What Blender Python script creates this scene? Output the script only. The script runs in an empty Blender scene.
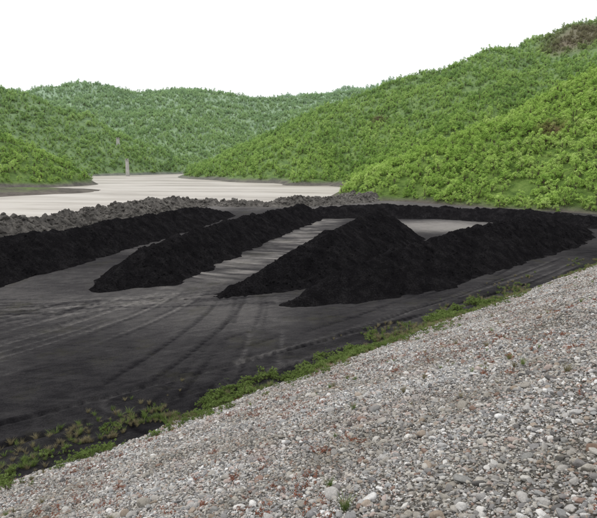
import bpy, math, numpy as np
from mathutils import Vector, Matrix
rng = np.random.default_rng(7)
scene = bpy.context.scene
# ------------------------------------------------------------ helpers
TAB = rng.random((256, 256))
def vn(x, y, s=0):
    x = np.asarray(x, float) + s*17.31; y = np.asarray(y, float) + s*9.77
    xi = np.floor(x).astype(int); yi = np.floor(y).astype(int)
    fx = x-xi; fy = y-yi
    fx = fx*fx*(3-2*fx); fy = fy*fy*(3-2*fy)
    a = TAB[xi & 255, yi & 255]; b = TAB[(xi+1) & 255, yi & 255]
    c = TAB[xi & 255, (yi+1) & 255]; d = TAB[(xi+1) & 255, (yi+1) & 255]
    return (a*(1-fx)+b*fx)*(1-fy)+(c*(1-fx)+d*fx)*fy
def fbm(x, y, s=0, o=4):
    r = 0; a = 1; t = 0
    for i in range(o):
        ca, sa = math.cos(i*.7), math.sin(i*.7)
        r = r+a*(vn((x*ca-y*sa)*2**i, (x*sa+y*ca)*2**i, s+i*3)-.5)*2; t += a; a *= .5
    return r/t
def field(X, Y, poly, slope, rr):
    best = np.full(X.shape, -1e9); S = np.zeros(X.shape); D = np.zeros(X.shape); s0 = 0
    for (x0, y0, z0), (x1, y1, z1) in zip(poly[:-1], poly[1:]):
        dx, dy = x1-x0, y1-y0; L = math.hypot(dx, dy)
        t = np.clip(((X-x0)*dx+(Y-y0)*dy)/(L*L), 0, 1)
        d = np.hypot(X-x0-t*dx, Y-y0-t*dy)
        h = z0+(z1-z0)*t-slope*(np.sqrt(d*d+rr*rr)-rr)
        m = h > best
        best = np.where(m, h, best); S = np.where(m, s0+t*L, S)
        D = np.where(m, d*np.sign((X-x0)*dy-(Y-y0)*dx), D); s0 += L
    return best, S, D
def link(o):
    scene.collection.objects.link(o); return o
def mesh_np(name, V, F, mat, smooth=True, attrs=None, linkit=True):
    me = bpy.data.meshes.new(name)
    V = np.ascontiguousarray(V, dtype=np.float32); F = np.ascontiguousarray(F, dtype=np.int32)
    me.vertices.add(len(V)); me.vertices.foreach_set("co", V.ravel())
    if len(F):
        k = F.shape[1]
        me.loops.add(F.size); me.loops.foreach_set("vertex_index", F.ravel())
        me.polygons.add(len(F)); me.polygons.foreach_set("loop_start", np.arange(0, F.size, k, dtype=np.int32))
        me.update(calc_edges=True)
        me.polygons.foreach_set("use_smooth", np.full(len(F), smooth))
    if attrs:
        for n, (ty, dat) in attrs.items():
            a = me.attributes.new(n, ty, 'POINT')
            key = 'vector' if ty == 'FLOAT_VECTOR' else 'value'
            a.data.foreach_set(key, np.ascontiguousarray(dat, dtype=np.int32 if ty == 'INT' else np.float32).ravel())
    if mat: me.materials.append(mat)
    me.update()
    o = bpy.data.objects.new(name, me)
    if linkit: link(o)
    return o
def grid(name, xs, ys, zf, mat, keep=None, attrs=None, pos=None):
    X, Y = np.meshgrid(xs, ys)
    Z = zf(X, Y) if callable(zf) else zf
    nx, ny = len(xs), len(ys)
    PX, PY = (X, Y) if pos is None else pos(X, Y)
    V = np.stack([PX, PY, Z], -1).reshape(-1, 3)
    i = np.arange(nx*ny).reshape(ny, nx)
    F = np.stack([i[:-1, :-1], i[:-1, 1:], i[1:, 1:], i[1:, :-1]], -1).reshape(-1, 4)
    if keep is not None:
        k = keep(X, Y, Z).ravel(); F = F[k[F].any(1)]
        used = np.unique(F); mp = np.full(nx*ny, -1); mp[used] = np.arange(len(used))
        V = V[used]; F = mp[F]
        if attrs: attrs = {n: (t, d.ravel()[used]) for n, (t, d) in attrs.items()}
    return mesh_np(name, V, F, mat, True, attrs)
# ------------------------------------------------------------ node helpers
def newmat(name):
    m = bpy.data.materials.new(name); m.use_nodes = True
    nt = m.node_tree; nt.nodes.clear()
    out = nt.nodes.new('ShaderNodeOutputMaterial')
    return m, nt, out
def N(nt, t, **k):
    n = nt.nodes.new(t)
    for a, b in k.items(): setattr(n, a, b)
    return n
def noise(nt, vec, scale, detail=4, rough=.6):
    n = N(nt, 'ShaderNodeTexNoise'); n.inputs['Scale'].default_value = scale
    n.inputs['Detail'].default_value = detail; n.inputs['Roughness'].default_value = rough
    nt.links.new(vec, n.inputs['Vector']); return n.outputs['Fac']
def stretch(nt, vec, sc, rot):
    a = N(nt, 'ShaderNodeMapping'); a.inputs['Rotation'].default_value = (0, 0, rot); nt.links.new(vec, a.inputs[0])
    b = N(nt, 'ShaderNodeMapping'); b.inputs['Scale'].default_value = sc; nt.links.new(a.outputs[0], b.inputs[0]); return b.outputs[0]
def ramp(nt, fac, stops, const=False):
    r = N(nt, 'ShaderNodeValToRGB'); cr = r.color_ramp
    if const: cr.interpolation = 'CONSTANT'
    while len(cr.elements) < len(stops): cr.elements.new(.5)
    for e, (p, c) in zip(cr.elements, stops):
        e.position = p
        e.color = (c, c, c, 1) if not hasattr(c, '__len__') else (*c, 1)
    nt.links.new(fac, r.inputs['Fac']); return r.outputs['Color']
def mix(nt, fac, a, b, blend='MIX'):
    n = N(nt, 'ShaderNodeMix', data_type='RGBA', blend_type=blend)
    for s, v in ((n.inputs['Factor'], fac), (n.inputs[6], a), (n.inputs[7], b)):
        if isinstance(v, bpy.types.NodeSocket): nt.links.new(v, s)
        else: s.default_value = v if isinstance(v, (int, float)) else (*v, 1)
    return n.outputs[2]
def mth(nt, op, a, b=0, clamp=False):
    n = N(nt, 'ShaderNodeMath', operation=op); n.use_clamp = clamp
    for s, v in zip(n.inputs, (a, b)):
        if isinstance(v, bpy.types.NodeSocket): nt.links.new(v, s)
        else: s.default_value = v
    return n.outputs[0]
def pos(nt): return N(nt, 'ShaderNodeNewGeometry').outputs['Position']
def bump(nt, h, strength, dist):
    b = N(nt, 'ShaderNodeBump'); b.inputs['Strength'].default_value = strength
    b.inputs['Distance'].default_value = dist; nt.links.new(h, b.inputs['Height']); return b.outputs[0]
def pbsdf(nt, out, col, rough=.9, nrm=None, spec=.3):
    p = N(nt, 'ShaderNodeBsdfPrincipled')
    for nme, v in (('Base Color', col), ('Roughness', rough)):
        if isinstance(v, bpy.types.NodeSocket): nt.links.new(v, p.inputs[nme])
        else: p.inputs[nme].default_value = v if isinstance(v, (int, float)) else (*v, 1)
    p.inputs['Specular IOR Level'].default_value = spec
    if nrm: nt.links.new(nrm, p.inputs['Normal'])
    nt.links.new(p.outputs[0], out.inputs['Surface']); return p
def dist_map(nt, a, b, lo, hi):
    ln = N(nt, 'ShaderNodeVectorMath', operation='LENGTH'); nt.links.new(pos(nt), ln.inputs[0])
    f = N(nt, 'ShaderNodeMapRange'); nt.links.new(ln.outputs['Value'], f.inputs[0])
    f.inputs[1].default_value = a; f.inputs[2].default_value = b
    f.inputs[3].default_value = lo; f.inputs[4].default_value = hi
    return f.outputs[0]
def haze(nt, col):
    # aerial haze of far country, painted into surface colours by distance from the viewpoint
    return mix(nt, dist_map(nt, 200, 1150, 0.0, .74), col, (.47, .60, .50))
def spot(nt, c, r0, r1):
    d = N(nt, 'ShaderNodeVectorMath', operation='DISTANCE'); nt.links.new(pos(nt), d.inputs[0]); d.inputs[1].default_value = c
    f = N(nt, 'ShaderNodeMapRange'); nt.links.new(d.outputs['Value'], f.inputs[0])
    f.inputs[1].default_value = r0; f.inputs[2].default_value = r1; f.inputs[3].default_value = 1; f.inputs[4].default_value = 0
    return f.outputs[0]
BROWN = (((196, 392, 80), 24, 42), ((172, 388, 74), 4, 18), ((64, 148, 18), 1, 5), ((45, 330, 32), 2, 7))
# ------------------------------------------------------------ materials
def mat_leaf(name, stops, brown=True, hz=True):
    m, nt, out = newmat(name)
    oi = N(nt, 'ShaderNodeObjectInfo')
    at = N(nt, 'ShaderNodeAttribute', attribute_name='tone')
    big = noise(nt, pos(nt), .035, 3)
    f = mth(nt, 'ADD', mth(nt, 'MULTIPLY', oi.outputs['Random'], .46), mth(nt, 'MULTIPLY', at.outputs['Fac'], .35))
    f = mth(nt, 'ADD', f, mth(nt, 'MULTIPLY', mth(nt, 'SUBTRACT', big, .43), 1.1))
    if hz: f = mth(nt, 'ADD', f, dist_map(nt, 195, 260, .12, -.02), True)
    c = ramp(nt, f, stops)
    if brown:
        for cc, a, b in BROWN:
            c = mix(nt, mth(nt, 'MULTIPLY', spot(nt, cc, a, b), .8), c, (.20, .10, .08))
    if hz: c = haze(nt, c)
    d = N(nt, 'ShaderNodeBsdfDiffuse'); t = N(nt, 'ShaderNodeBsdfTranslucent'); mx = N(nt, 'ShaderNodeMixShader')
    mx.inputs[0].default_value = .3
    nt.links.new(c, d.inputs[0]); nt.links.new(c, t.inputs[0])
    nt.links.new(d.outputs[0], mx.inputs[1]); nt.links.new(t.outputs[0], mx.inputs[2]); nt.links.new(mx.outputs[0], out.inputs['Surface'])
    return m
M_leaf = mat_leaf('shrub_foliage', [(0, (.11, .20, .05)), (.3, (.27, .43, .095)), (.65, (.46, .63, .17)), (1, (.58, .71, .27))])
M_weed = mat_leaf('weed_leaves', [(0, (.08, .12, .035)), (.5, (.16, .22, .065)), (1, (.26, .33, .12))], False, False)
M_red = mat_leaf('red_sorrel_leaves', [(0, (.16, .07, .04)), (.5, (.30, .12, .08)), (1, (.38, .2, .12))], False, False)
M_dry = mat_leaf('dry_grass_blades', [(0, (.17, .15, .08)), (1, (.33, .29, .18))], False, False)
m, nt, out = newmat('bark'); pbsdf(nt, out, ramp(nt, noise(nt, pos(nt), 6), [(.3, (.06, .045, .03)), (.7, (.14, .11, .08))])); M_bark = m

m, nt, out = newmat('hill_soil_and_undergrowth'); M_hill = m
p_ = pos(nt); sep = N(nt, 'ShaderNodeSeparateXYZ'); nt.links.new(p_, sep.inputs[0])
g = ramp(nt, noise(nt, p_, .25, 9, .8), [(.35, (.07, .12, .032)), (.5, (.15, .24, .055)), (.64, (.24, .33, .09)), (.8, (.27, .29, .13))])
for cc, a, b in BROWN: g = mix(nt, mth(nt, 'MULTIPLY', spot(nt, cc, a, b), .8), g, (.17, .09, .065))
e = ramp(nt, noise(nt, p_, .12, 9, .8), [(.32, (.07, .062, .057)), (.7, (.25, .22, .19))])
hgt = mth(nt, 'ADD', sep.outputs[2], mth(nt, 'MULTIPLY', noise(nt, p_, .06, 4), 4))
fz = N(nt, 'ShaderNodeMapRange'); nt.links.new(hgt, fz.inputs[0]); fz.inputs[1].default_value = 2.0; fz.inputs[2].default_value = 3.4
c = mix(nt, fz.outputs[0], e, g)
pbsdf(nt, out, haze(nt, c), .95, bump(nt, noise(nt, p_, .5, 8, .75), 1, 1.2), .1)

m, nt, out = newmat('muddy_water'); M_water = m
p_ = pos(nt)
c = ramp(nt, noise(nt, stretch(nt, p_, (.014, .06, 1), .15), 1, 8, .7), [(.36, (.21, .18, .15)), (.45, (.36, .32, .28)), (.55, (.47, .43, .385)), (.7, (.54, .50, .46))])
pbsdf(nt, out, c, .4, bump(nt, noise(nt, p_, 1.2, 3), .15, .05), .2)

m, nt, out = newmat('dark_sand_yard'); M_yard = m
p_ = pos(nt); at = N(nt, 'ShaderNodeAttribute', attribute_name='tone')
f = mth(nt, 'ADD', at.outputs['Fac'], mth(nt, 'MULTIPLY', mth(nt, 'SUBTRACT', noise(nt, p_, .9, 12, .8), .5), .55))
f = mth(nt, 'ADD', f, mth(nt, 'MULTIPLY', mth(nt, 'SUBTRACT', noise(nt, p_, 16, 6, .85), .5), .75))
f = mth(nt, 'ADD', f, mth(nt, 'MULTIPLY', mth(nt, 'SUBTRACT', noise(nt, stretch(nt, p_, (.10, 2.6, 1), .10), 1, 8, .7), .5), .34))
f = mth(nt, 'ADD', f, mth(nt, 'MULTIPLY', mth(nt, 'SUBTRACT', noise(nt, stretch(nt, p_, (.12, 2.8, 1), -.65), 1, 8, .7), .5), .34), True)
c = ramp(nt, f, [(0, (.010, .0095, .011)), (.25, (.026, .025, .027)), (.5, (.064, .061, .062)), (.78, (.145, .137, .132)), (1, (.26, .245, .23))])
gr = mth(nt, 'MULTIPLY', ramp(nt, noise(nt, p_, .22, 8, .8), [(.54, 0), (.68, 1)]), .4)
c = mix(nt, gr, c, (.068, .066, .040))
hh = mth(nt, 'ADD', noise(nt, p_, 3.5, 10, .8), mth(nt, 'MULTIPLY', noise(nt, p_, 25, 3), .25))
pbsdf(nt, out, c, 1.0, bump(nt, hh, 1, .13), .0)

m, nt, out = newmat('black_sand'); M_black = m
p_ = pos(nt)
f = mth(nt, 'ADD', mth(nt, 'MULTIPLY', noise(nt, p_, .8, 10, .8), .45), mth(nt, 'MULTIPLY', noise(nt, p_, 9, 7, .85), .55))
c = ramp(nt, f, [(.36, (.0065, .0062, .0075)), (.5, (.018, .017, .0185)), (.62, (.052, .049, .051))])
hh = mth(nt, 'ADD', noise(nt, p_, 4.5, 10, .85), mth(nt, 'MULTIPLY', noise(nt, p_, 22, 3), .25))
pbsdf(nt, out, c, 1.0, bump(nt, hh, 1, .35), .0)

m, nt, out = newmat('grey_earth'); M_dike = m
p_ = pos(nt)
c = ramp(nt, noise(nt, p_, .5, 10, .85), [(.34, (.055, .052, .05)), (.5, (.16, .148, .135)), (.66, (.32, .30, .27))])
hh = mth(nt, 'ADD', noise(nt, p_, 1.2, 9, .8), mth(nt, 'MULTIPLY', noise(nt, p_, 9, 3), .2))
pbsdf(nt, out, c, .95, bump(nt, hh, 1, .6), .1)

m, nt, out = newmat('gravel_bed'); M_grav = m
p_ = pos(nt)
vo = N(nt, 'ShaderNodeTexVoronoi'); vo.inputs['Scale'].default_value = 22; nt.links.new(p_, vo.inputs['Vector'])
s2 = N(nt, 'ShaderNodeSeparateColor'); nt.links.new(vo.outputs['Color'], s2.inputs[0])
c = ramp(nt, s2.outputs[0], [(0, (.12, .11, .095)), (.3, (.22, .205, .18)), (.6, (.33, .31, .28)), (.85, (.5, .48, .45))], True)
c = mix(nt, ramp(nt, vo.outputs['Distance'], [(.2, 0), (.75, 1)]), c, (.06, .052, .042))
big = ramp(nt, noise(nt, p_, .6, 6, .7), [(.35, .5), (.65, 1.0)])
c = mix(nt, 1.0, c, big, 'MULTIPLY')
inv = mth(nt, 'SUBTRACT', 1, vo.outputs['Distance'])
pbsdf(nt, out, c, .9, bump(nt, inv, .8, .04), .2)

m, nt, out = newmat('pebble_stone'); M_peb = m
oi = N(nt, 'ShaderNodeObjectInfo'); tc = N(nt, 'ShaderNodeTexCoord')
c = ramp(nt, oi.outputs['Random'], [(0, (.36, .355, .35)), (.10, (.49, .48, .465)), (.21, (.27, .265, .265)), (.32, (.55, .53, .49)), (.42, (.40, .38, .345)),
      (.52, (.68, .675, .66)), (.60, (.38, .32, .265)), (.65, (.28, .20, .165)), (.69, (.50, .42, .385)), (.74, (.15, .147, .145)), (.82, (.34, .345, .345)), (.90, (.44, .42, .39)), (.955, (.80, .795, .78))], True)
sp = ramp(nt, noise(nt, tc.outputs['Object'], 3.5, 6, .7), [(.3, .66), (.7, 1.15)])
c = mix(nt, 1.0, c, sp, 'MULTIPLY')
ptch = ramp(nt, noise(nt, pos(nt), .4, 6, .7), [(.36, (.68, .65, .60)), (.5, (.90, .88, .86)), (.62, (1.02, 1.02, 1.02))])
c = mix(nt, 1.0, c, ptch, 'MULTIPLY')
red = mth(nt, 'MULTIPLY', ramp(nt, noise(nt, pos(nt), .55, 5, .7), [(.55, 0), (.68, 1)]), .26)
c = mix(nt, red, c, (.36, .22, .18))
pbsdf(nt, out, c, .85, bump(nt, noise(nt, tc.outputs['Object'], 6, 4), .35, .12), .15)
m, nt, out = newmat('weathered_concrete'); M_conc = m
pbsdf(nt, out, ramp(nt, noise(nt, pos(nt), .8, 6, .7), [(.3, (.38, .37, .35)), (.7, (.6, .58, .55))]), .9)
m, nt, out = newmat('dark_opening'); M_dark = m
pbsdf(nt, out, (.08, .08, .08), .8)
# ------------------------------------------------------------ world / sun
w = bpy.data.worlds.new("World"); scene.world = w; w.use_nodes = True
nt = w.node_tree; nt.nodes.clear()
wo = N(nt, 'ShaderNodeOutputWorld'); bg = N(nt, 'ShaderNodeBackground'); bg.inputs['Strength'].default_value = .1
sky = N(nt, 'ShaderNodeTexSky', sky_type='NISHITA'); sky.sun_disc = False
EL, RO = math.radians(58), math.radians(-60)
sky.sun_elevation = EL; sky.sun_rotation = RO
tc = N(nt, 'ShaderNodeTexCoord')
cl = ramp(nt, noise(nt, tc.outputs['Generated'], 1.6, 5, .55), [(.3, (.92, .94, .97)), (.7, (1, 1, 1))])
cs = N(nt, 'ShaderNodeVectorMath', operation='SCALE'); nt.links.new(cl, cs.inputs[0]); cs.inputs['Scale'].default_value = 12.5
c = mix(nt, .9, sky.outputs[0], cs.outputs[0])
nt.links.new(c, bg.inputs[0]); nt.links.new(bg.outputs[0], wo.inputs[0])
sd = bpy.data.lights.new('sun', 'SUN'); sd.energy = 1.5; sd.angle = math.radians(12); sd.color = (1, .97, .92)
so = link(bpy.data.objects.new('sun', sd))
dv = Vector((math.sin(RO)*math.cos(EL), math.cos(RO)*math.cos(EL), math.sin(EL)))
so.rotation_euler = dv.to_track_quat('Z', 'Y').to_euler(); so.location = (0, 0, 80)
# ------------------------------------------------------------ camera
cd = bpy.data.cameras.new('camera'); cam = link(bpy.data.objects.new('camera', cd))
cam.location = (0, 0, 10); cam.rotation_euler = (math.radians(90-9.8), 0, 0)
cd.sensor_width = 36; cd.lens = 34.55; cd.clip_end = 6000; cd.clip_start = .05
scene.camera = cam
scene.view_settings.view_transform = 'Standard'; scene.view_settings.look = 'None'; scene.view_settings.exposure = 0
# ------------------------------------------------------------ hills
A = [(14, 148, -2), (22, 150, 2), (40, 165, 12), (60, 175, 20.5), (88, 175, 33), (125, 180, 48), (220, 175, 75)]
B = [(-52, 392, -7), (-30, 394, 9), (4, 397, 31), (36, 400, 46), (88, 405, 65), (140, 410, 82), (208, 420, 102), (330, 430, 128)]
B2 = [(140, 410, 82), (110, 330, 50), (75, 270, 27), (50, 222, 5)]
B3 = [(36, 400, 46), (19, 330, 26), (6, 262, 2)]
C = [(-420, 520, 112), (-330, 500, 94), (-251, 480, 71), (-210, 480, 58), (-176, 480, 43), (-152, 480, 31), (-130, 485, 22), (-112, 490, 13), (-96, 497, 3), (-90, 500, -2)]
Dh = [(-260, 280, 62), (-180, 265, 43), (-136, 260, 20.5), (-123, 260, 14), (-113, 260, 5), (-106, 262, -3)]
E = [(-700, 880, 130), (-407, 900, 108), (-360, 900, 116), (-316, 900, 120), (-254, 900, 112), (-215, 900, 109), (-172, 900, 117), (-130, 900, 109), (-81, 900, 97), (2, 920, 102), (120, 930, 114), (400, 930, 140)]
E2 = [(-172, 900, 117), (-150, 760, 76), (-118, 620, 16)]
E3 = [(-316, 900, 120), (-290, 780, 86), (-236, 650, 30)]
E4 = [(2, 920, 102), (-20, 780, 66), (-48, 620, 14)]
Fh = [(-500, 1300, 130), (-42, 1300, 138), (102, 1300, 156), (222, 1300, 176), (600, 1300, 210)]
G = [(-190, 150, 4), (-135, 172, 2.6), (-110, 184, 1.6), (-90, 200, .6)]
def hill_h(X, Y):
    wx = X+fbm(X/70, Y/70, 1, 3)*9; wy = Y+fbm(X/70, Y/70, 5, 3)*9
    h = np.full(X.shape, -5.0)
    for P, s, r in ((B, .44, 9), (B2, .5, 9), (B3, .5, 9), (C, .62, 7), (Dh, .62, 4), (E, .36, 22), (E2, .5, 12), (E3, .5, 12), (E4, .5, 12), (Fh, .3, 30), (G, .10, 2)):
        f, _, _ = field(wx, wy, P, s, r); h = np.maximum(h, f)
    f, _, _ = field(X+(wx-X)*.25, Y+(wy-Y)*.25, A, .5, 5); h = np.maximum(h, f)
    k = np.clip(h/40, 0, 1.3)
    h = h+k*(fbm(X/45, Y/45, 9, 4)*8)+np.clip((h+3)/6, 0, 1)*fbm(X/9, Y/9, 12, 3)*.9
    return h
xs = np.concatenate([np.arange(-3000, -900, 100), np.arange(-900, -300, 10), np.arange(-300, 260, 2.5), np.arange(260, 900, 10), np.arange(900, 3001, 100)])
ys = np.concatenate([np.arange(-600, 90, 30), np.arange(90, 450, 2.5), np.arange(450, 1000, 6), np.arange(1000, 1500, 20), np.arange(1500, 4001, 100)])
grid('hills', xs, ys, hill_h, M_hill)
# water
mesh_np('water', [(-900, 20, -1), (300, 20, -1), (300, 1200, -1), (-900, 1200, -1)], [(0, 1, 2, 3)], M_water, False)
# ------------------------------------------------------------ yard
shx = [-200, -80, -50, -38, -34, -28, -10, 12, 20, 60, 120]; shy = [-40, 20, 50, 76, 98, 130, 128, 136, 160, 175, 175]
lane = [(-14, 38, 0), (-7, 50, 0), (-2, 65, 0), (2.0, 82, 0), (7.0, 114, 0)]
def seg_d(X, Y, P):
    f, S, D = field(X, Y, [(a, b, 0) for a, b, *_ in P], 1, 1e-6); return np.abs(D), S, D
tracks = []
for i in range(54):
    o = rng.normal(0, 1.6)
    if i % 3 == 0: P0, P1, P2 = (-3+3*o, 43+rng.uniform(-3, 3)), (-14+2*o, 37+2*o), (-42, 31+2*o+rng.uniform(-6, 5))
    elif i % 3 == 1: P0, P1, P2 = (-9+2*o, 46-abs(o)), (-9+3*o, 34+2*o), (-26+9*o, 14+3*o)
    else: P0, P1, P2 = (30+2*o, 58-2*o), (8+3*o, 34+3*o), (-18+5*o, 14+4*o)
    tt = np.linspace(0, 1, 13)
    tracks.append([(P0[0]*(1-t)**2+2*P1[0]*t*(1-t)+P2[0]*t*t, P0[1]*(1-t)**2+2*P1[1]*t*(1-t)+P2[1]*t*t) for t in tt])
def yard(X, Y):
    Yb = np.interp(X, shx, shy)+fbm(X/8, Y/8, 3)*2
    z = np.clip((Yb-Y)*.3, -4.5, 0)+fbm(X/5, Y/5, 21, 4)*.06+fbm(X/1.1, Y/1.1, 23, 3)*.03
    tone = .42+.22*fbm(X/7, Y/7, 31, 6)
    d, S, D = seg_d(X, Y, lane)
    g = np.exp(-(d/3.4)**4)*np.clip((Y-43)/6, 0, 1)
    tone = tone+g*(.26+.5*fbm(S*1.3, D*.35, 33, 4))
    z = z+g*fbm(S*.9, D*.25, 33, 3)*.09
    tone += .24*np.exp(-((X+19)/14)**2-((Y-39.5)/5)**2)+.48*np.exp(-((X-23)/9)**4-((Y-88)/8)**4)
    tone += .12*np.exp(-((X+4)/9)**2-((Y-37)/4)**2)
    tone += .25*np.clip((Y-106)/15, 0, 1)
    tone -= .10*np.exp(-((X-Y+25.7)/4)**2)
    mm = (X > -45) & (X < 40) & (Y > 5) & (Y < 62)
    xx, yy = X[mm], Y[mm]; tz = np.zeros(xx.shape); tt = np.zeros(xx.shape)
    for i, T in enumerate(tracks):
        d, S, D = seg_d(xx, yy, T); a = np.abs(d-.95)
        n = np.clip(2.4*vn(S*.2, np.full(S.shape, i*3.3), 40)-.8, 0, 1)*np.clip(S/5, 0, 1)
        lug = .75+.25*np.sign(np.sin(S*12))
        gg = np.exp(-(a/.16)**2)*n
        tt += gg*lug*(.20 if i % 2 else -.22); tz -= gg*.05*lug; tz += np.exp(-((a-.30)/.10)**2)*.035*n
    tone[mm] += np.clip(tt, -.28, .25); z[mm] += np.clip(tz, -.08, .06)
    return z, tone
xs = np.concatenate([np.arange(-120, -45, 1.5), np.arange(-45, 36, .11), np.arange(36, 110, 1.0)])
ys = np.concatenate([np.arange(-20, 12, 1.5), np.arange(12, 62, .11), np.arange(62, 120, .5), np.arange(120, 185, 1.2)])
X, Y = np.meshgrid(xs, ys); Z, T = yard(X, Y)
grid('yard_ground', xs, ys, Z, M_yard, attrs={'tone': ('FLOAT', T)})
# ------------------------------------------------------------ sand ridges
ridge_pts = []
def ridge(name, P, slope, rr, mat, step=.15, amp=1.0, seed=0, base=0.0):
    P = np.array(P, float); x0, y0 = P[:, :2].min(0)-8; x1, y1 = P[:, :2].max(0)+8
    xs = np.arange(x0, x1, step); ys = np.arange(y0, y1, step)
    def zf(X, Y):
        wx = X+fbm(X/3, Y/3, seed+2, 4)*.4*amp; wy = Y+fbm(X/3, Y/3, seed+7, 4)*.4*amp
        h, S, D = field(wx, wy, [tuple(p) for p in P], slope, rr)
        body = np.clip((h+.3)/1.5, 0, 1)
        h = h+body*(fbm(S/2.6, D*0+1, seed+4, 2)*.28*amp + fbm(S*1.5, D*.12, seed+6, 4)*.28*amp + fbm(X*2.2, Y*2.2, seed+8, 4)*.18*amp**1.3)
        toe = .28*np.exp(-np.abs(h)/.5)*(fbm(X/1.3, Y/1.3, seed+11, 4)+.15)
        return base+np.where(h > -1.2, np.maximum(h, (h+.1)*.4)+toe, -.7)
    X, Y = np.meshgrid(xs, ys); Z = zf(X, Y)
    k = np.argwhere(Z > base-.02); k = k[rng.integers(0, len(k), int(len(k)*step*step*(6 if mat is M_dike else 14)))]
    ridge_pts.append((mat, np.stack([X[k[:, 0], k[:, 1]], Y[k[:, 0], k[:, 1]], Z[k[:, 0], k[:, 1]]], -1)))
    return grid(name, xs, ys, Z, mat, keep=lambda X, Y, Z: Z > base-.12)
ridge('black_sand_ridge', [(-38, 8, 3.1), (-33.5, 28, 3.1), (-30, 40, 3.1), (-27, 50, 3.1), (-21.5, 72, 2.8), (-17, 93, 2.5), (-13, 104, 1)], .76, .2, M_black, .16, seed=1)
ridge('black_sand_ridge', [(-14.8, 44.8, 1.0), (-13.2, 48, 2.7), (-9.6, 64, 2.95), (-4.6, 82, 2.7), (0.6, 98, 2.5), (3, 104, 1)], .78, .2, M_black, .13, seed=20)
ridge('black_sand_ridge', [(-5.4, 42.0, .4), (-2.0, 45.5, 1.8), (2.4, 52, 3.3), (6.8, 62, 3.8), (10.5, 73, 4.1), (12, 78, 2)], .76, .2, M_black, .13, seed=40)
ridge('black_sand_ridge', [(-.6, 39.0, .3), (3.2, 42.2, 1.7), (8.3, 46.8, 2.8), (15.4, 55.4, 3.2), (23.8, 64.4, 3.45), (31, 71, 2.9), (39.5, 79, .9)], .72, .2, M_black, .13, seed=60)
ridge('black_sand_ridge', [(4, 102, 2.0), (14, 103, 2.2), (25, 101, 2.0), (36, 94, 2.0), (46, 86, 1.6), (56, 80, .8)], .66, .3, M_black, .2, seed=80)
ridge('earth_dike', [(-75, 22, 2.2), (-52, 44, 2.3), (-41, 62, 2.4), (-36.8, 74, 2.4), (-32, 100, 2.2), (-26, 124, 2.2), (-20, 128, 1.2), (-10, 126, 1.1), (-2, 126, 1.8), (6, 131, 1.4), (14, 138, 1.5), (20, 150, 1.8)], .62, .3, M_dike, .2, 2.3, seed=100)
ridge('earth_mound', [(-6, 143, .8), (0, 146, 1.5), (9, 150, 1.2), (16, 156, 2)], .4, .6, M_dike, .3, 1.9, seed=120, base=-.8)
# ------------------------------------------------------------ gravel embankment
q = math.sqrt(.5)
def emb_z(U, W):
    top = 21.0
    z = np.where(W < top, W*.462, top*.462+(W-top)*.02)
    return z+fbm(U/4, W/4, 50, 3)*.17+fbm(U/.9, W/.9, 55, 2)*.03
us = np.concatenate([np.arange(-90, -28, 1), np.arange(-28, 30, .2), np.arange(30, 120, .8)]); ws = np.concatenate([np.arange(-1.6, 22, .2), np.arange(22, 45, 1)])
grid('gravel_embankment', us, ws, emb_z, M_grav, pos=lambda U, W: (U*q+W*q, 25.7+U*q-W*q))
def uw(x, y): return (x+(y-25.7))*q, (x-(y-25.7))*q
# ------------------------------------------------------------ instancing
def gn_tree(coll):
    t = bpy.data.node_groups.new('scatter_'+coll.name, 'GeometryNodeTree')
    t.interface.new_socket('Geometry', in_out='INPUT', socket_type='NodeSocketGeometry')
    t.interface.new_socket('Geometry', in_out='OUTPUT', socket_type='NodeSocketGeometry')
    i = t.nodes.new('NodeGroupInput'); o = t.nodes.new('NodeGroupOutput')
    ip = t.nodes.new('GeometryNodeInstanceOnPoints'); ci = t.nodes.new('GeometryNodeCollectionInfo')
    ci.inputs['Collection'].default_value = coll; ci.inputs['Separate Children'].default_value = True; ci.inputs['Reset Children'].default_value = True
    def na(n, ty):
        a = t.nodes.new('GeometryNodeInputNamedAttribute'); a.data_type = ty; a.inputs['Name'].default_value = n; return a.outputs[0]
    ip.inputs['Pick Instance'].default_value = True
    t.links.new(i.outputs[0], ip.inputs['Points']); t.links.new(ci.outputs[0], ip.inputs['Instance'])
    t.links.new(na('vid', 'INT'), ip.inputs['Instance Index'])
    t.links.new(na('rot', 'FLOAT_VECTOR'), ip.inputs['Rotation']); t.links.new(na('scl', 'FLOAT_VECTOR'), ip.inputs['Scale'])
    t.links.new(ip.outputs[0], o.inputs[0]); return t
def scatter(name, coll, P, R, S):
    n = len(P)
    o = mesh_np(name, P, np.zeros((0, 4)), None, attrs={'rot': ('FLOAT_VECTOR', R), 'scl': ('FLOAT_VECTOR', S), 'vid': ('INT', rng.integers(0, len(coll.objects), n))})
    md = o.modifiers.new('scatter', 'NODES'); md.node_group = gn_tree(coll); return o
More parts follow.
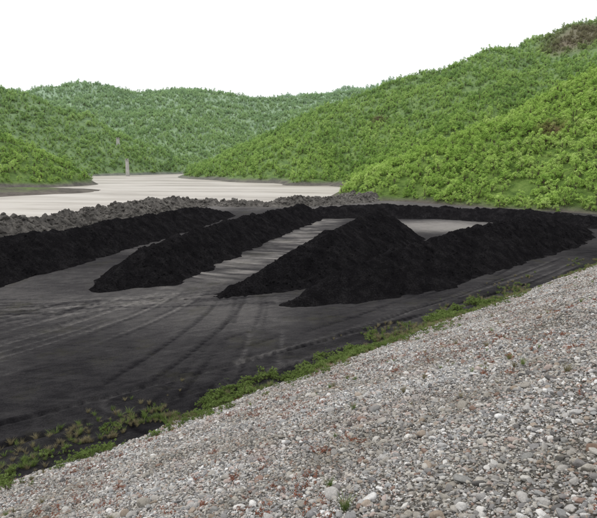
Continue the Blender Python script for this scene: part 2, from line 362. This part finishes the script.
def leafmesh(name, centers, radii, nper, size, mat, trunk=None, up=.5):
    V = []; F = []; T = []; MI = []
    for c, r in zip(centers, radii):
        tb = rng.random()
        for _ in range(nper):
            d = rng.normal(size=3); d /= np.linalg.norm(d); p = np.array(c)+d*r*rng.random()**.4*np.array([1, 1, .8])
            nrm = d*.6+rng.normal(size=3)*.5+np.array([0, 0, up]); nrm /= np.linalg.norm(nrm)
            a = np.cross(nrm, rng.normal(size=3)); a /= np.linalg.norm(a); b = np.cross(nrm, a)
            s = size*rng.uniform(.6, 1.3); k = len(V)
            V += [p-a*s, p+b*s*.5-a*.1*s, p+a*s, p-b*s*.5]; F.append((k, k+1, k+2, k+3))
            tt = .5*tb+.5*rng.random(); T += [tt]*4; MI.append(0)
    if trunk:
        for (p0, p1, r0, r1) in trunk:
            p0 = np.array(p0, float); p1 = np.array(p1, float); d = p1-p0; d /= np.linalg.norm(d)
            a = np.cross(d, [.3, .9, .1]); a /= np.linalg.norm(a); b = np.cross(d, a); k = len(V)
            for pp, r in ((p0, r0), (p1, r1)):
                for j in range(6):
                    an = j*math.pi/3; V.append(pp+(a*math.cos(an)+b*math.sin(an))*r); T.append(.5)
            for j in range(6):
                F.append((k+j, k+(j+1) % 6, k+6+(j+1) % 6, k+6+j)); MI.append(1)
    o = mesh_np(name, V, F, mat, False, {'tone': ('FLOAT', T)}, linkit=False)
    o.data.materials.append(M_bark); o.data.polygons.foreach_set('material_index', np.array(MI, np.int32))
    return o
shr = bpy.data.collections.new('shrub_variants')
for v in range(8):
    n = rng.integers(8, 15); H = rng.uniform(2.2, 4.2); cs_ = []; rs = []; tr = [((0, 0, -.4), (.1, .05, H*.45), .09, .05)]
    wd0 = rng.uniform(.75, 1.1)
    for i in range(n):
        an = rng.random()*6.28; z = rng.uniform(.2, 1)*H; rad = wd0*(1.25-.9*abs(z/H-.4))*rng.uniform(.3, 1.0)
        c = (rad*math.cos(an), rad*math.sin(an), z-.2); cs_.append(c); rs.append(rng.uniform(.28, .58))
        tr.append(((.05, .02, H*.25), c, .04, .015))
    shr.objects.link(leafmesh('shrub_v%d' % v, cs_, rs, 36, .14, M_leaf, tr, .35))
def rot_rand(n, tilt): return np.stack([rng.uniform(-tilt, tilt, n), rng.uniform(-tilt, tilt, n), rng.uniform(0, 6.283, n)], -1)
pts = []; scl = []
for y0, y1, dens, sc in ((85, 225, .66, .66), (225, 450, .32, .80), (450, 640, .22, .95), (640, 960, .12, 1.3), (1150, 1310, .03, 2.2)):
    x1 = .68*y1; n = int((y1-y0)*2*x1*dens)
    x = rng.uniform(-x1, x1, n); y = rng.uniform(y0, y1, n)
    z = hill_h(x, y); cl_ = fbm(x/8, y/8, 77, 4)
    k = (np.abs(x) < .62*y+20) & (z+fbm(x/16, y/16, 70, 3)*1.5 > .6) & (cl_ > -.40+.25*(rng.random(n)-.5))
    x, y, z, cl_ = x[k], y[k], z[k], cl_[k]
    vis = np.ones(len(x), bool)   # leave out slopes well behind a nearer ridge
    for t in np.linspace(.15, .97, 26):
        vis &= hill_h(x*t, y*t) < 10+(z+7-10)*t+5*(1-t)
    x, y, z, cl_ = x[vis], y[vis], z[vis], cl_[vis]
    s = sc*(.5+.95*rng.random(len(x))**1.3)*(1+.3*cl_)
    pts.append(np.stack([x, y, z-.15], -1)); scl.append(np.stack([s*1.1, s*1.1, s*rng.uniform(.75, 1.15, len(x))], -1))
pts = np.concatenate(pts); scl = np.concatenate(scl)
scatter('hillside_shrubs', shr, pts, rot_rand(len(pts), .15), scl)
# pebbles
import bmesh
def stones(cname, mat, nv, cuts, flat):
    coll = bpy.data.collections.new(cname)
    for v in range(nv):
        bm = bmesh.new(); bmesh.ops.create_icosphere(bm, subdivisions=3, radius=1)
        co = np.array([a.co[:] for a in bm.verts])
        for _ in range(cuts):
            nn = rng.normal(size=3); nn /= np.linalg.norm(nn); lim = rng.uniform(.58, .9)
            dd = co@nn; ex = np.clip(dd-lim, 0, None); co -= ex[:, None]*nn*.9
        f1 = rng.normal(size=(3, 3))*1.6; co *= (1+.07*np.sin(co@f1[0]+1)+.05*np.sin(co@f1[1]*1.6))[:, None]
        co *= np.array([rng.uniform(1.0, 1.45), rng.uniform(.8, 1.05), rng.uniform(*flat)])
        for a, c in zip(bm.verts, co): a.co = c
        me = bpy.data.meshes.new(cname+str(v)); bm.to_mesh(me); bm.free(); me.materials.append(mat)
        me.polygons.foreach_set('use_smooth', np.full(len(me.polygons), True))
        coll.objects.link(bpy.data.objects.new(cname+str(v), me))
    return coll
peb = stones('pebble_variants', M_peb, 14, 14, (.42, .8))
PP = []; SS = []
def addpeb(d0, d1, dens, r0, r1, wmin=-.1, embed=.25):
    n = int(.5*(d1*d1-d0*d0)*1.5*dens)
    ang = rng.uniform(-.75, .75, n); d = np.sqrt(rng.uniform(d0*d0, d1*d1, n))
    x = d*np.sin(ang); y = d*np.cos(ang); U, W = uw(x, y)
    k = (W > wmin+.9*fbm(U/1.7, W/1.7, 90, 3)) & (W < 30) ; x, y, U, W = x[k], y[k], U[k], W[k]
    r = r0*(r1/r0)**(rng.random(len(x))**1.8)
    PP.append(np.stack([x, y, emb_z(U, W)+r*(.6-embed)*rng.uniform(.4, 1.3, len(x))], -1)); SS.append(np.stack([r, r, r], -1))
addpeb(.8, 7, 1300, .007, .015, embed=.1)
addpeb(7, 13, 500, .011, .021, embed=.1)
addpeb(.8, 16, 340, .013, .032)
addpeb(16, 34, 200, .020, .042)
addpeb(.8, 30, 20, .032, .055)
addpeb(30, 62, 80, .034, .062)
addpeb(.8, 60, 1.2, .055, .09)
addpeb(.8, 40, .7, .04, .09, wmin=-2.2)
PP = np.concatenate(PP); SS = np.concatenate(SS)
scatter('pebbles', peb, PP, rot_rand(len(PP), .5), SS)
# loose clods on the ridges and dike
bc = stones('black_clod_variants', M_black, 4, 16, (.6, .9)); gc = stones('grey_clod_variants', M_dike, 4, 18, (.6, .9))
for nm, coll, mt, r0, r1 in (('black_sand_clods', bc, M_black, .025, .11), ('earth_clods', gc, M_dike, .08, .48)):
    P = np.concatenate([p for m_, p in ridge_pts if m_ is mt])
    if mt is M_black: P = P[fbm(P[:, 0]/2.5, P[:, 1]/2.5, 130, 3) > -.15]
    r = r0*(r1/r0)**(rng.random(len(P))**2.4)
    scatter(nm, coll, P, rot_rand(len(P), 1.0), np.stack([r, r, r], -1))
# weeds
wd = bpy.data.collections.new('weed_variants'); rd = bpy.data.collections.new('sorrel_variants'); gs = bpy.data.collections.new('grass_variants')
for v in range(4):
    n = 12; cs_ = [(rng.normal()*.13, rng.normal()*.13, rng.uniform(.04, .30)) for _ in range(n)]
    wd.objects.link(leafmesh('weed_v%d' % v, cs_, [rng.uniform(.05, .1) for _ in range(n)], 16, .035, M_weed, [((0, 0, -.03), c, .006, .003) for c in cs_]))
    cs_ = [(rng.normal()*.06, rng.normal()*.06, rng.uniform(.01, .07)) for _ in range(8)]
    rd.objects.link(leafmesh('sorrel_v%d' % v, cs_, [.035]*8, 12, .013, M_red, [((0, 0, -.02), c, .003, .002) for c in cs_]))
    V = []; F = []; T = []
    for b in range(60):
        an = rng.random()*6.28; r = rng.random()*.06; L = rng.uniform(.1, .26); le = rng.uniform(.2, .9)
        o_ = np.array([math.cos(an)*r, math.sin(an)*r, -.01]); dr = np.array([math.cos(an+rng.normal()*.5), math.sin(an+rng.normal()*.5), 0]); sd_ = np.array([-dr[1], dr[0], 0])*.004
        t_ = rng.random()
        p1 = o_+dr*L*le*.35+np.array([0, 0, L*.6]); p2 = o_+dr*L*le+np.array([0, 0, L*.95]); k = len(V)
        V += [o_-sd_, o_+sd_, p1+sd_, p1-sd_, p2+sd_*.2, p2-sd_*.2]; F += [(k, k+1, k+2, k+3), (k+3, k+2, k+4, k+5)]; T += [t_]*6
    gs.objects.link(mesh_np('grass_v%d' % v, V, F, M_weed if v < 2 else M_dry, False, {'tone': ('FLOAT', T)}, linkit=False))
def band(name, coll, n, u0, u1, wf, thr, s0, s1, sd_):
    U = rng.uniform(u0, u1, n); W = wf(n)+fbm(U/2.5, U*0, sd_+3, 3)*.8; k = fbm(U/2.2, W/1.6, sd_, 4) > thr; U, W = U[k], W[k]
    x = U*q+W*q; y = 25.7+U*q-W*q; z = np.maximum(emb_z(U, W), 0)
    s = rng.uniform(s0, s1, len(U)); scatter(name, coll, np.stack([x, y, z], -1), rot_rand(len(U), .2), np.stack([s, s, s], -1))
band('weeds', wd, 2300, -24, 8, lambda n: rng.normal(.1, .6, n), .04, .2, .95, 61)
band('weed_clump', wd, 520, 12, 19, lambda n: rng.normal(-.2, .5, n), -.2, .4, 1.2, 65)
band('bank_weeds', wd, 700, -24, 20, lambda n: np.abs(rng.normal(0, 2.4, n)), .2, .25, .8, 64)
band('grass_tufts', gs, 5000, -24, 50, lambda n: rng.normal(-.1, 1.0, n), .05, .4, 1.1, 62)
band('bank_grass_tufts', gs, 1500, -24, 50, lambda n: rng.uniform(0, 20, n), .24, .25, .7, 63)
band('red_sorrel', rd, 8000, -24, 40, lambda n: rng.uniform(.5, 19, n), .16, .4, 1.0, 66)
# ------------------------------------------------------------ towers
def box(name, loc, s, mat, par, top=1.0):
    bm = bmesh.new(); bmesh.ops.create_cube(bm, size=1)
    for v_ in bm.verts:
        k = top if v_.co.z > 0 else 1; v_.co = Vector((v_.co.x*s[0]*k, v_.co.y*s[1]*k, v_.co.z*s[2]))
    bmesh.ops.bevel(bm, geom=bm.edges[:], offset=min(s)*.06, segments=1, affect='EDGES')
    me = bpy.data.meshes.new(name); bm.to_mesh(me); bm.free(); me.materials.append(mat)
    o = link(bpy.data.objects.new(name, me)); o.location = loc; o.parent = par; return o
def tower(name, x, y, zb, zt, wd_):
    e = link(bpy.data.objects.new(name, None)); e.location = (x, y, zb); H = zt-zb
    box('shaft', (0, 0, H*.45), (wd_, wd_, H*.9), M_conc, e, .82)
    box('platform', (0, 0, H*.91), (wd_*1.12, wd_*1.12, H*.02), M_conc, e)
    box('cabin', (0, 0, H*.95), (wd_*.7, wd_*.7, H*.06), M_conc, e)
    box('roof', (0, 0, H*.985), (wd_*.9, wd_*.9, H*.015), M_conc, e)
    box('window', (0, -wd_*.355, H*.95), (wd_*.3, .08, H*.035), M_dark, e)
tower('intake_tower', -118, 400, -4, 11, 2.3)
gz = float(hill_h(np.array([-139.]), np.array([450.]))[0])
tower('concrete_tower', -139, 450, gz-1, max(gz+6, 27.0), 2.4)
